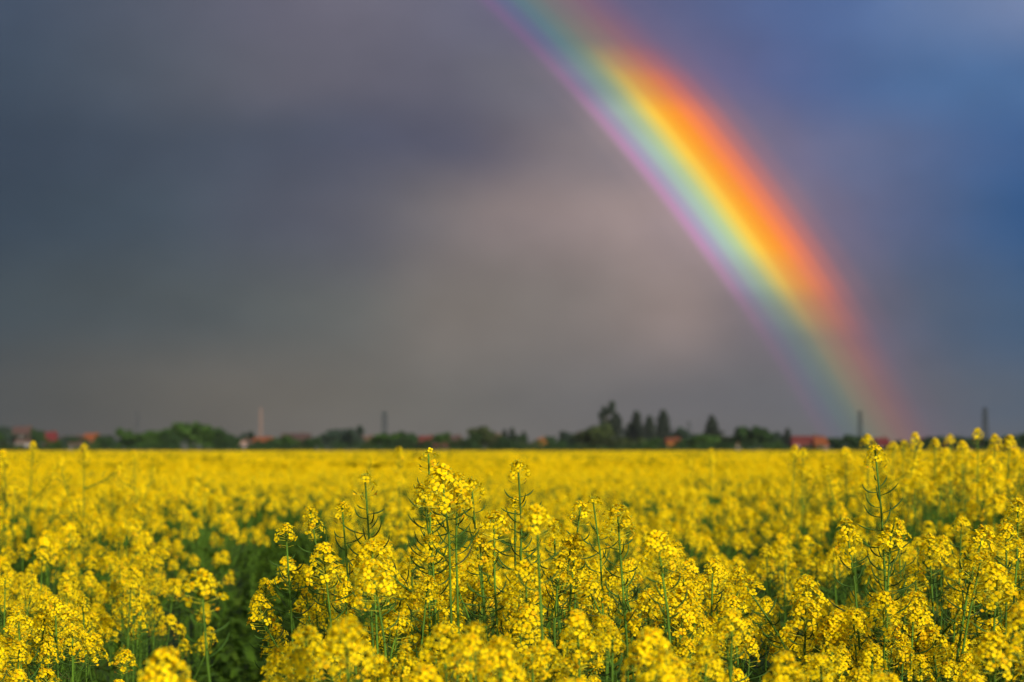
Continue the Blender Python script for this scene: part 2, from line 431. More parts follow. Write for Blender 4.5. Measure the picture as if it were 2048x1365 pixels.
# ------------------------------------------------------------------ the plants that single themselves out
G_TALL = 'rapeseed plants that stand out of the crop'
# px, py of the tip, depth, px2, py2 a point lower on the stalk, pods length, head (index or 's0'), side branches, scale, label
HERO = [
 (1750, 900, 3.60, 1764, 1058, .235, 3, 0, .85, True, 'tallest stalk on the right, small head on the horizon, curved pods down its bare stem'),
 (1782, 1062, 3.58, 1776, 1230, .16, 0, 1, .9, True, 'rapeseed plant with a round head touching the tallest right stalk halfway up'),
 (1692, 1050, 3.60, 1716, 1230, .15, 5, 1, 1.0, False, 'rapeseed plant with an upright double head just left of the tallest right stalk'),
 (730, 955, 3.60, 744, 1120, .22, 's0', 0, 1.0, True, 'podded rapeseed stalk with only a few buds at its tip, left of the big cluster'),
 (857, 908, 3.66, 859, 985, .16, 's1', 0, .9, True, 'bare tipped rapeseed stalk with sparse orange blossoms, rising over the big cluster'),
 (884, 952, 3.36, 900, 1120, .10, 4, 0, 1.10, False, 'rapeseed plant carrying the left half of the big yellow cluster in the middle'),
 (915, 962, 3.40, 918, 1130, .08, 2, 0, 1.0, False, 'rapeseed plant carrying the right half of the big yellow cluster in the middle'),
 (846, 978, 3.55, 862, 1110, .08, 1, 0, .85, False, 'rapeseed plant with a small head under the left edge of the big cluster'),
 (943, 966, 3.80, 958, 1075, .10, 3, 1, .9, False, 'slim rapeseed stalk with a small head just right of the big cluster'),
 (1036, 930, 3.62, 1040, 1110, .19, 3, 1, .8, True, 'tall thin rapeseed stalk in the middle, a flat yellow cap over three tiers of blossom'),
 (1030, 1002, 3.68, 1036, 1140, .08, 0, 0, .8, False, 'short rapeseed head clinging to the tall thin stalk in the middle'),
 (988, 1040, 3.55, 991, 1160, .09, 6, 1, 1.0, False, 'rapeseed plant with a wide flat head right of the big cluster and lower'),
 (1073, 1030, 2.75, 1078, 1150, .05, 6, 0, .85, False, 'blurred near rapeseed head right of the tall thin middle stalk'),
 (1235, 1024, 3.50, 1248, 1200, .13, 1, 2, 1.0, False, 'rapeseed plant with a broad head on two parallel stalks, right of centre'),
 (1315, 1080, 3.05, 1330, 1200, .07, 4, 0, .85, False, 'slightly blurred rapeseed head right of the broad two stalked one'),
 (1161, 1012, 3.70, 1153, 1080, .06, 3, 1, .8, False, 'small rapeseed head on a short stalk leaning left, right of centre'),
 (1186, 1000, 3.85, 1196, 1080, .10, 's1', 1, .9, False, 'thin rapeseed stalk with a few blossoms left of the broad head'),
 (1152, 1076, 3.60, 1144, 1170, .06, 0, 2, .8, False, 'small round rapeseed head below the short leaning stalk'),
 (1108, 1046, 3.75, 1114, 1120, .08, 5, 1, .8, False, 'small tall rapeseed head behind the blurred near head in the middle'),
 (571, 1056, 3.62, 578, 1180, .12, 3, 1, .75, False, 'dark stalked rapeseed plant with two small heads beside the dark lane'),
 (684, 1012, 3.66, 698, 1120, .14, 3, 1, .7, False, 'rapeseed stalk with a small head left of the podded budding stalk'),
 (620, 1022, 3.95, 634, 1100, .08, 5, 2, .8, False, 'soft rapeseed head between the dark lane and the small headed stalk'),
 (646, 1102, 3.55, 655, 1190, .07, 2, 1, .95, False, 'full rapeseed head at the left shoulder of the central clump'),
 (744, 1100, 3.30, 752, 1190, .06, 4, 1, 1.0, False, 'large rapeseed head below the podded budding stalk'),
 (862, 1082, 3.55, 868, 1170, .08, 1, 1, .9, False, 'rapeseed head straight below the big cluster'),
 (960, 1084, 3.55, 966, 1170, .08, 2, 1, .85, False, 'rapeseed head below the wide flat head, right of the big cluster'),
 (745, 1140, 3.05, 760, 1240, .06, 4, 1, 1.0, False, 'blurred rapeseed head in front of the left part of the central clump'),
 (865, 1030, 3.75, 868, 1110, .06, 0, 1, .8, False, 'small rapeseed head tucked between stems under the big cluster'),
 (1052, 1140, 3.25, 1056, 1230, .06, 4, 1, .95, False, 'rapeseed head below the tall thin middle stalk, a little blurred'),
 (1118, 1130, 3.55, 1112, 1230, .08, 0, 1, .9, False, 'rapeseed head on a stalk leaning left in the middle of the clump'),
 (1322, 1168, 3.42, 1330, 1270, .08, 5, 1, .95, False, 'tall flower head at the right edge of the central clump'),
 (1372, 1205, 3.60, 1380, 1300, .06, 1, 1, .9, False, 'rapeseed head at the edge of the dark gap right of the clump'),
 (1393, 1212, 3.62, 1384, 1300, .05, 3, 0, .7, False, 'tiny rapeseed head standing alone against the dark gap'),
 (1484, 1162, 3.62, 1560, 1252, .12, 0, 1, .9, False, 'rapeseed stalk leaning far left with a round head, right of the dark gap'),
 (1463, 1205, 3.60, 1470, 1290, .06, 6, 1, .85, False, 'rapeseed head below the far leaning stalk'),
 (1612, 1215, 3.58, 1604, 1320, .08, 4, 1, 1.05, False, 'large upright rapeseed head right of the far leaning stalk'),
 (1706, 1228, 3.60, 1712, 1320, .06, 1, 1, .85, False, 'rapeseed head low down under the upright double head'),
 (1662, 1262, 3.55, 1662, 1340, .05, 4, 1, 1.0, False, 'wide rapeseed head near the bottom, left of the tallest right stalk'),
 (1740, 1306, 3.52, 1742, 1360, .05, 2, 1, 1.0, False, 'round rapeseed head at the bottom below the tallest right stalk'),
 (1968, 1062, 3.60, 1944, 1150, .12, 0, 1, .95, False, 'rapeseed stalk leaning right with a round head near the right edge'),
 (1962, 1120, 3.55, 1936, 1210, .08, 1, 1, .95, False, 'rapeseed head just under the right leaning one'),
 (1995, 1152, 3.20, 1985, 1240, .06, 4, 1, .95, False, 'blurred rapeseed head near the right edge below the leaning pair'),
 (1857, 1080, 4.00, 1862, 1170, .08, 5, 1, .95, False, 'soft rapeseed head right of the tallest right stalk'),
 (1830, 1140, 3.75, 1832, 1220, .07, 0, 1, .9, False, 'rapeseed head under the soft one right of the tallest stalk'),
 (1828, 1200, 3.60, 1826, 1290, .06, 4, 1, .9, False, 'flat rapeseed head right of the podded stalks on the right'),
 (2036, 1010, 3.75, 2030, 1100, .08, 1, 2, .95, False, 'topmost sharp rapeseed head at the right edge'),
 (2012, 1060, 3.70, 2010, 1150, .07, 2, 2, .9, False, 'second sharp rapeseed head at the right edge, left of the topmost'),
 (36, 1225, 3.62, 44, 1300, .08, 1, 1, .9, False, 'sharp rapeseed head at the bottom left corner, highest of its trio'),
 (110, 1205, 3.80, 114, 1300, .06, 0, 1, .85, False, 'rapeseed head right of the highest one in the bottom left corner'),
 (145, 1245, 3.68, 148, 1320, .06, 5, 1, .85, False, 'slim tall flower head near the bottom left corner'),
 (402, 1160, 2.60, 416, 1260, .05, 6, 0, .85, False, 'blurred near rapeseed plant standing alone beside the dark lane'),
 (330, 1325, 2.20, 334, 1390, .03, 4, 1, .9, False, 'blurred near rapeseed head at the very bottom left of the lane'),
 (692, 1262, 2.30, 700, 1350, .03, 4, 1, .95, False, 'strongly blurred near rapeseed head at the bottom, left of the middle'),
 (612, 1272, 2.55, 620, 1360, .03, 1, 1, .95, False, 'blurred near rapeseed head at the bottom right of the dark lane'),
 (886, 1272, 2.55, 892, 1360, .03, 6, 1, .95, False, 'blurred near rapeseed head at the bottom under the big cluster'),
 (1000, 1300, 2.35, 1002, 1370, .03, 4, 1, .95, False, 'blurred near rapeseed head at the bottom in the middle'),
 (1155, 1240, 2.80, 1160, 1340, .03, 7, 1, 1.0, False, 'tall blurred flower cluster at the bottom, right of the middle'),
 (1300, 1285, 2.50, 1306, 1370, .03, 4, 2, 1.0, False, 'blurred near rapeseed head at the bottom of the clump right edge'),
 (1090, 1300, 2.70, 1096, 1370, .03, 2, 1, .9, False, 'blurred near rapeseed head left of the tall blurred cluster'),
 (1450, 1255, 3.10, 1456, 1340, .04, 1, 2, .95, False, 'slightly blurred rapeseed head at the foot of the dark gap'),
 (1985, 1285, 2.75, 1990, 1370, .03, 4, 1, .95, False, 'blurred near rapeseed head in the bottom right corner'),
 (2044, 1225, 2.60, 2050, 1340, .03, 7, 1, 1.0, False, 'blurred near rapeseed head cut by the right edge'),
]
hr = random.Random(5)
for (px, py, d, qx, qy, pl, hd, nb, hs, split, label) in HERO:
    top = at(px, py, d); low = at(qx, qy, d)
    dirv = (top - low).normalized()
    ctrl = top - dirv * .42
    lean_y = hr.uniform(-.04, .04)
    base = Vector((ctrl.x, ctrl.y + lean_y, 0))
    me = SPARSE_MESH[int(hd[1])] if isinstance(hd, str) else HEAD_MESH[hd]
    build_plant(hr, top, base, ctrl, nb, pl, label, G_TALL, heads=me, split=split, hscale=hs, drop=(.10, .24), reach=.10, br_h=(.62, .84), th0=.0046, lmax=.60)
# tall stragglers farther off
FAR_HERO = [
 (66, 888, 9.0, 'blurred rapeseed head over the field edge below the small white house'), (168, 893, 8.5, 'blurred rapeseed head over the field edge left of the tall leafy trees'),
 (6, 906, 8.5, 'blurred rapeseed head over the field edge at the left border'), (268, 905, 10, 'tiny blurred rapeseed head just touching the field edge under the left pylon'),
 (798, 900, 9, 'lone blurred rapeseed head at the field edge left of the big cluster'), (1423, 902, 12, 'tiny blurred rapeseed head at the field edge below the broad conifer'),
 (1590, 896, 8.8, 'blurred rapeseed head in front of the long red roof'), (1606, 902, 8.5, 'lower blurred rapeseed head in front of the long red roof'),
 (1735, 876, 7.5, 'blurred rapeseed head straight above the tallest right stalk'), (1830, 872, 8.0, 'blurred pair of rapeseed blossoms at the rainbow foot'),
 (1900, 873, 9.5, 'small blurred rapeseed head right of the rainbow foot'), (1955, 862, 7.5, 'highest blurred rapeseed head, just left of the right pylon'),
 (1990, 875, 8.0, 'blurred rapeseed head right of the right pylon'), (2020, 877, 7.6, 'wide blurred rapeseed head near the right border on the horizon'),
 (1870, 882, 8.4, 'blurred rapeseed head between the rainbow foot and the right pylon'), (1808, 886, 8.6, 'blurred rapeseed head left of the pair at the rainbow foot'),
 (1786, 890, 9.0, 'blurred rapeseed head in front of the dark red roof'), (1925, 888, 8.2, 'low blurred rapeseed head left of the right pylon'),
 (740, 915, 9.5, 'faint blurred rapeseed head left above the podded budding stalk'), (1692, 903, 9.2, 'blurred rapeseed head left of the tallest right stalk tip')]
for px, py, d, label in FAR_HERO:
    top = at(px, py, d); b = Vector((top.x + hr.uniform(-.03, .03), top.y, 0))
    build_plant(hr, top, b, Vector((b.x, b.y, top.z - .5)), 2, .08, label, G_TALL, drop=(.04, .16), hscale=1.0, lmax=.6)
N_HERO = len(HERO) + len(FAR_HERO)

# ------------------------------------------------------------------ individual plants of the near crop: templates, then copies
tr = random.Random(23)
TEMPL = []
for k in range(12):
    h = 1.4
    lean = Vector((tr.uniform(-.06, .06), tr.uniform(-.06, .06), 0))
    stem, pods, leaves, frames = plant(tr, Vector((lean.x, lean.y, h)), Vector((0, 0, 0)), Vector((lean.x * .2, lean.y * .2, .8)),
                                       tr.choice((3, 3, 4)), tr.uniform(.06, .16), reach=.18, drop=(.0, .24), br_h=(.50, .82), lmax=.80)
    TEMPL.append(dict(stem=stem.mesh('stem', PLANT_MATS), seed_pods=pods.mesh('seed_pods', PLANT_MATS), leaves=leaves.mesh('leaves', PLANT_MATS),
                      heads=[(tr.choice(HEAD_MESH), frame_matrix(p, d, tr.uniform(0, 6.28), tr.uniform(.62, .92))) for p, d in frames]))
def place(T, x, y, top, rz, label, group):
    root = link('rapeseed_plant', None); s = top / 1.4
    root.location = (x, y, 0); root.rotation_euler = (0, 0, rz); root.scale = (s, s, s); root.empty_display_size = .1
    tag(root, label, 'rapeseed plant', group)
    link('stem', T['stem'], root); link('seed_pods', T['seed_pods'], root)['kind'] = 'stuff'; link('leaves', T['leaves'], root)['kind'] = 'stuff'
    for me, M in T['heads']:
        h = link('flower_head', me, root); h.matrix_local = M
pr = random.Random(77)
pts = []
NEAR_END, tries = 7.0, 0
target_n = 300 - N_HERO
# even scatter over the wedge seen, with a minimum spacing
HALF = 0.268
while len(pts) < target_n and tries < 60000:
    tries += 1
    y = math.sqrt(pr.uniform(2.2 ** 2, 6.1 ** 2)); x = pr.uniform(-HALF, HALF) * y
    if gap(x, y) or (y < 3.4 and -.158 < x / y < -.108): continue
    mind = .13
    if any((x - a) ** 2 + (y - b) ** 2 < mind ** 2 for a, b in pts): continue
    pts.append((x, y))
NEAR_END = 6.1
for (x, y) in pts:
    z = canopy(x, y) + pr.gauss(0, .022) - abs(pr.gauss(0, .03))
    if y < 3.35:
        z = min(z, at(1024, 1225 + pr.uniform(0, 110), y).z)
    foc = ('blurred near', 'along the bottom edge') if y < 3.1 else (('sharp', 'standing in the plane of focus') if y < 4.3 else ('softly blurred', 'just behind the sharp ones'))
    where = 'left of the dark lane' if x < lane_x(y) else ('between lane and gap' if x < .46 else 'right of the dark gap')
    lab = '%s rapeseed plant %s, %s' % (foc[0], foc[1], where); grp = '%s rapeseed plants %s' % (foc[0], where)
    place(pr.choice(TEMPL), x, y, z, pr.uniform(0, 6.28), lab, grp)

# ------------------------------------------------------------------ the rest of the crop: one object that scatters plants nobody could count
fr = random.Random(31)
HEAD1 = [head(fr, int(n * 1.3), 1, sp, 1.12, tl, 6) for n, sp, tl in ((18, 1.0, .9), (24, 1.15, 1.1), (28, 1.25, 1.2), (22, 1.0, 1.4))]
HEAD2 = [head(fr, n, 2, 1.2, 1.9, 1.2, 0) for n in (9, 11, 12)]
src = bpy.data.collections.new('crop_sources')
def joined(name, rng, lod, nbr, hs):
    h = 1.4; lean = Vector((rng.uniform(-.06, .06), rng.uniform(-.06, .06), 0))
    stem, pods, leaves, frames = plant(rng, Vector((lean.x, lean.y, h)), Vector((0, 0, 0)), Vector((0, 0, .8)), nbr, rng.uniform(.04, .12), lod=1,
                                       reach=.20, drop=(.0, .22), br_h=(.48, .82), lmax=.80)
    mb = MB(); I = Matrix.Identity(4); mb.join(stem, I)
    if lod < 2: mb.join(pods, I)
    mb.join(leaves, I)
    for p, d in frames: mb.join(rng.choice(hs), frame_matrix(p, d, rng.uniform(0, 6.28), rng.uniform(.78, 1.1)))
    o = bpy.data.objects.new(name, mb.mesh(name, PLANT_MATS)); src.objects.link(o)
for k in range(8): joined('crop_a%02d' % k, fr, 1, fr.choice((3, 4)), HEAD1)
for k in range(6): joined('crop_b%02d' % k, fr, 2, 5, HEAD2)
# patches for far away: 1.2 m of crop top
for k in range(4):
    mb = MB()
    for i in range(150):
        c = Vector((fr.uniform(-.6, .6), fr.uniform(-.6, .6), 1.4 - abs(fr.gauss(0, .07))))
        for j in range(4):
            p = c + Vector([fr.gauss(0, .018) for _ in range(3)]); B = basis(Vector([fr.gauss(0, 1) for _ in range(3)]) + Vector((0, 0, .6)))
            r = .016
            mb.add([p + B @ Vector(q) for q in ((-r, -r, 0), (r, -r, 0), (r, r, 0), (-r, r, 0))], [(0, 1, 2, 3)], 0)
        mb.bar(c, c - Vector((0, 0, .35)), .004, 1, 3)
    for i in range(170):
        leaf(mb, Vector((fr.uniform(-.6, .6), fr.uniform(-.6, .6), fr.uniform(1.15, 1.37))), fr.uniform(0, 6.28), fr, .2)
    o = bpy.data.objects.new('crop_c%02d' % k, mb.mesh('crop_c', PLANT_MATS)); src.objects.link(o)

fp, frot, fscl, fidx = [], [], [], []
def put(x, y, top, idx):
    fp.append((x, y, 0)); frot.append(fr.uniform(0, 6.28)); fscl.append(top / 1.4); fidx.append(idx)
def wedge(y0, y1, dens, half, idxs, sd=.035, margin=.4):
    area = half * (y1 ** 2 - y0 ** 2) + 2 * margin * (y1 - y0)
    for i in range(int(area * dens)):
        y = math.sqrt(fr.uniform(y0 ** 2, y1 ** 2)); x = fr.uniform(-half * y - margin, half * y + margin)
        if gap(x, y): continue
        if y < 60 and fr.random() < .38 * (.5 - rough(x, y)): continue
        z = canopy(x, y) + fr.gauss(0, sd) - abs(fr.gauss(0, sd))
        if fr.random() < .02: z += fr.uniform(.04, .12)
        put(x, y, z, fr.choice(idxs))
wedge(NEAR_END - .05, 13, 12, .27, range(0, 8))
wedge(13, 28, 10, .27, range(0, 8))
wedge(28, 60, 7, .27, range(8, 14))
wedge(60, 200, .42, .28, range(14, 18), sd=.02)
wedge(200, 470, .10, .28, range(14, 18), sd=.03)
# beside and behind the wedge, so the field goes on when one steps aside
for i in range(2600):
    y = fr.uniform(1.2, 12); x = fr.choice((-1, 1)) * (.268 * y + fr.uniform(.02, 2.2))
    if y > NEAR_END or abs(x) > .268 * y + .03:
        if not gap(x, y): put(x, y, canopy(x, y) - abs(fr.gauss(0, .05)), fr.choice(range(0, 8)))
me = bpy.data.meshes.new('rapeseed_field'); me.from_pydata(fp, [], [])
for nm, ty, dat in (('rot', 'FLOAT', frot), ('scl', 'FLOAT', fscl), ('idx', 'INT', fidx)):
    a = me.attributes.new(nm, ty, 'POINT'); a.data.foreach_set('value', dat)
for m in PLANT_MATS: me.materials.append(m)
field = link('rapeseed_field', me); tag(field, 'dense yellow rapeseed crop stretching from behind the near plants to the field edge', 'crop', kind='stuff')
gn = bpy.data.node_groups.new('scatter_crop', 'GeometryNodeTree')
gn.interface.new_socket('Geometry', in_out='INPUT', socket_type='NodeSocketGeometry')
gn.interface.new_socket('Geometry', in_out='OUTPUT', socket_type='NodeSocketGeometry')
G = NT(gn)
gi, go = G.n('NodeGroupInput'), G.n('NodeGroupOutput')
ci = G.n('GeometryNodeCollectionInfo'); ci.inputs['Collection'].default_value = src; ci.inputs['Separate Children'].default_value = True; ci.inputs['Reset Children'].default_value = True
def attr(nm, ty):
    a = G.n('GeometryNodeInputNamedAttribute', data_type=ty); a.inputs[0].default_value = nm; return a.outputs[0]
ip = G.n('GeometryNodeInstanceOnPoints'); ip.inputs['Pick Instance'].default_value = True
cx = G.n('ShaderNodeCombineXYZ')
gn.links.new(gi.outputs[0], ip.inputs['Points']); gn.links.new(ci.outputs[0], ip.inputs['Instance'])
gn.links.new(attr('idx', 'INT'), ip.inputs['Instance Index']); gn.links.new(attr('rot', 'FLOAT'), cx.inputs[2])
gn.links.new(cx.outputs[0], ip.inputs['Rotation']); gn.links.new(attr('scl', 'FLOAT'), ip.inputs['Scale'])
gn.links.new(ip.outputs[0], go.inputs[0])
md = field.modifiers.new('scatter', 'NODES'); md.node_group = gn

# low leaves that fill the wheel lane and the thin spots
un = MB(); ur = random.Random(9)
for i in range(5200):
    y = math.sqrt(ur.uniform(2.0 ** 2, 22 ** 2))
    x = lane_x(y) + ur.uniform(-.45, .40) if i % 3 else ur.uniform(-.1, 1.6)
    if i % 3 == 0 and not gap(x, y): continue
    leaf(un, Vector((x, y, ur.uniform(.1, .82))), ur.uniform(0, 6.28), ur, ur.uniform(.08, .20))
uo = link('undergrowth', un.mesh('undergrowth', PLANT_MATS)); tag(uo, 'shaded green leaves low down in the dark lane and gaps of the crop', 'undergrowth', kind='stuff')

# far canopy: the crop's closed top, from 45 m to the field edge
def far_mat():
    m = bpy.data.materials.new('crop_top'); m.use_nodes = True; t = m.node_tree; t.nodes.clear(); N = NT(t)
    out = N.n('ShaderNodeOutputMaterial'); geo = N.n('ShaderNodeNewGeometry')
    a = N.n('ShaderNodeTexNoise'); a.inputs['Scale'].default_value = 5; a.inputs['Detail'].default_value = 5; t.links.new(geo.outputs['Position'], a.inputs['Vector'])
    b = N.n('ShaderNodeTexNoise'); b.inputs['Scale'].default_value = .09; b.inputs['Detail'].default_value = 3; t.links.new(geo.outputs['Position'], b.inputs['Vector'])
    f = N.m('ADD', N.m('MULTIPLY', a.outputs[0], .6), N.m('MULTIPLY', b.outputs[0], .4))
    c = N.ramp(f, [(.36, (.16, .17, .01)), (.46, (.34, .255, .004)), (.6, (.50, .365, .004))], 'LINEAR')
    p = N.n('ShaderNodeBsdfDiffuse'); N.set(p.inputs[0], c); t.links.new(p.outputs[0], out.inputs[0]); return m
cr_ = random.Random(3)
xs = [-150 + i * 2.0 for i in range(151)]; ys = [45 * (470 / 45) ** (i / 150) for i in range(151)]
dz = {}
ft = sheet('distant_crop', xs, ys, lambda x, y: 1.315 + cr_.uniform(-.05, .03), far_mat())
tag(ft, 'smooth golden far part of the rapeseed crop running up to the field edge', 'crop', kind='stuff')

# ------------------------------------------------------------------ trees beyond the field
def leafmat(n, c, hue): return material(n, c, .7, .25, .35, hue=hue, island=True)
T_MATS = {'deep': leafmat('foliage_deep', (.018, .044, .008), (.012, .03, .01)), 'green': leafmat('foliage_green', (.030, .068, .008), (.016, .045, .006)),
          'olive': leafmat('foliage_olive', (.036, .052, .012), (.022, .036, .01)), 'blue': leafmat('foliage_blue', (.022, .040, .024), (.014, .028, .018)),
          'needle': leafmat('needles', (.017, .026, .016), (.010, .018, .012))}
M_BARK = material('bark', (.05, .04, .03), .9, scale=2)
def clump(mb, c, r, n, s, rng, lo=.45):
    for i in range(n):
        d = Vector([rng.gauss(0, 1) for _ in range(3)]).normalized(); k = rng.uniform(lo, 1.05)
        p = Vector((c[0] + d.x * r[0] * k, c[1] + d.y * r[1] * k, c[2] + d.z * r[2] * k))
        B = basis(d + Vector([rng.gauss(0, .7) for _ in range(3)])); q = s * rng.uniform(.6, 1.3)
        mb.add([p + B @ Vector(v) for v in ((-q, -q * .6, 0), (q, -q * .5, 0), (q * .8, q * .7, q * .2), (-q * .7, q * .6, 0))], [(0, 1, 2, 3)], 0)
def crown(kind, rng):
    """unit crown: 1 wide, z from 0 to 1"""
    c = MB(); t = MB()
    if kind in ('round', 'bush'):
        zb = .12 if kind == 'bush' else .2
        clump(c, (0, 0, .55), (.30, .30, .33), 420, .045, rng, .2)
        for i in range(11):
            a = i * 2.4 + rng.uniform(-.4, .4); z = rng.uniform(zb + .08, .86); rr = .34 * math.sqrt(max(.05, 1 - ((z - .5) / .52) ** 2))
            s = rng.uniform(.12, .19)
            clump(c, (math.cos(a) * rr, math.sin(a) * rr, z), (s, s, s * .85), 190, .034, rng, .4)
        t.tube([Vector((0, 0, 0)), Vector((.01, 0, .3)), Vector((0, .01, .7))], [.03, .022, .008], 7, 0)
        for i in range(6):
            a = i * 1.1; t.tube([Vector((0, 0, .25 + .05 * i)), Vector((math.cos(a) * .15, math.sin(a) * .15, .42 + .05 * i)), Vector((math.cos(a) * .28, math.sin(a) * .28, .55 + .05 * i))], [.014, .009, .003], 5, 0)
    elif kind in ('conifer', 'column'):
        p = 1.25 if kind == 'conifer' else .62
        for i in range(60):
            z = .06 + .92 * i / 60; w = .47 * (1 - z) ** (p * .62) * (.45 + .55 * min(1, (z) / .15)) if kind == 'conifer' else .46 * (max(0, 1 - ((z - .38) / .64) ** 2)) ** .8
            for k in range(7):
                a = rng.uniform(0, 6.28); L = w * rng.uniform(.6, 1.12)
                clump(c, (math.cos(a) * L * .6, math.sin(a) * L * .6, z - .02), (L * .42 + .01, L * .42 + .01, .018), 11, .026, rng, .1)
        t.tube([Vector((0, 0, 0)), Vector((0, 0, .5)), Vector((0, 0, .98))], [.025, .015, .003], 6, 0)
    else:                    # irregular, open crown
        t.tube([Vector((0, 0, 0)), Vector((.03, 0, .4)), Vector((-.05, 0, .7)), Vector((.08, 0, .95))], [.03, .02, .012, .004], 6, 0)
        for (x, z, s) in ((-.12, .38, .15), (.12, .42, .14), (-.16, .55, .15), (.05, .58, .13), (-.2, .70, .16), (-.05, .76, .13), (.10, .82, .16), (.14, .92, .11), (-.14, .82, .10), (.22, .70, .08)):
            clump(c, (x, rng.uniform(-.1, .1), z), (s, s, s * .55), 150, .030, rng, .2)
            t.bar((0, 0, z - .12), (x, 0, z), .008)
    return c, t
cr = random.Random(8)
CROWNS = {k: [] for k in ('round', 'bush', 'conifer', 'column', 'open')}
for k in CROWNS:
    for j in range(4 if k == 'round' else 2):
        c, t = crown(k, cr); CROWNS[k].append((c, t.mesh('trunk', [M_BARK])))
_cm = {}
def crown_mesh(kind, j, mat):
    key = (kind, j, mat)
    if key not in _cm: _cm[key] = CROWNS[kind][j][0].mesh('crown', [T_MATS[mat]], smooth=False)
    return _cm[key]
def tree(px, pw, py, D, kind, mat, label, name='leafy_tree'):
    """a tree whose crown is pw pixels wide around column px, its top at row py, D metres away"""
    top = at(px, py, D); w = pw / FPX * D * (1.5 if kind in ('round', 'bush') else 1.75); h = top.z * (1.14 if kind in ('round','bush') else 1.06)
    j = cr.randrange(len(CROWNS[kind]))
    root = link(name, None); root.location = (top.x, D, 0); root.rotation_euler = (0, 0, cr.uniform(0, 6.28) if kind != 'open' else 0); root.scale = (w, w, h)
    tag(root, label, 'bush' if 'bush' in name else 'tree', 'trees and bushes beyond the field')
    link('crown', crown_mesh(kind, j, mat), root); link('trunk', CROWNS[kind][j][1], root)
L, C, B_ = 'leafy_tree', 'conifer', 'bush'
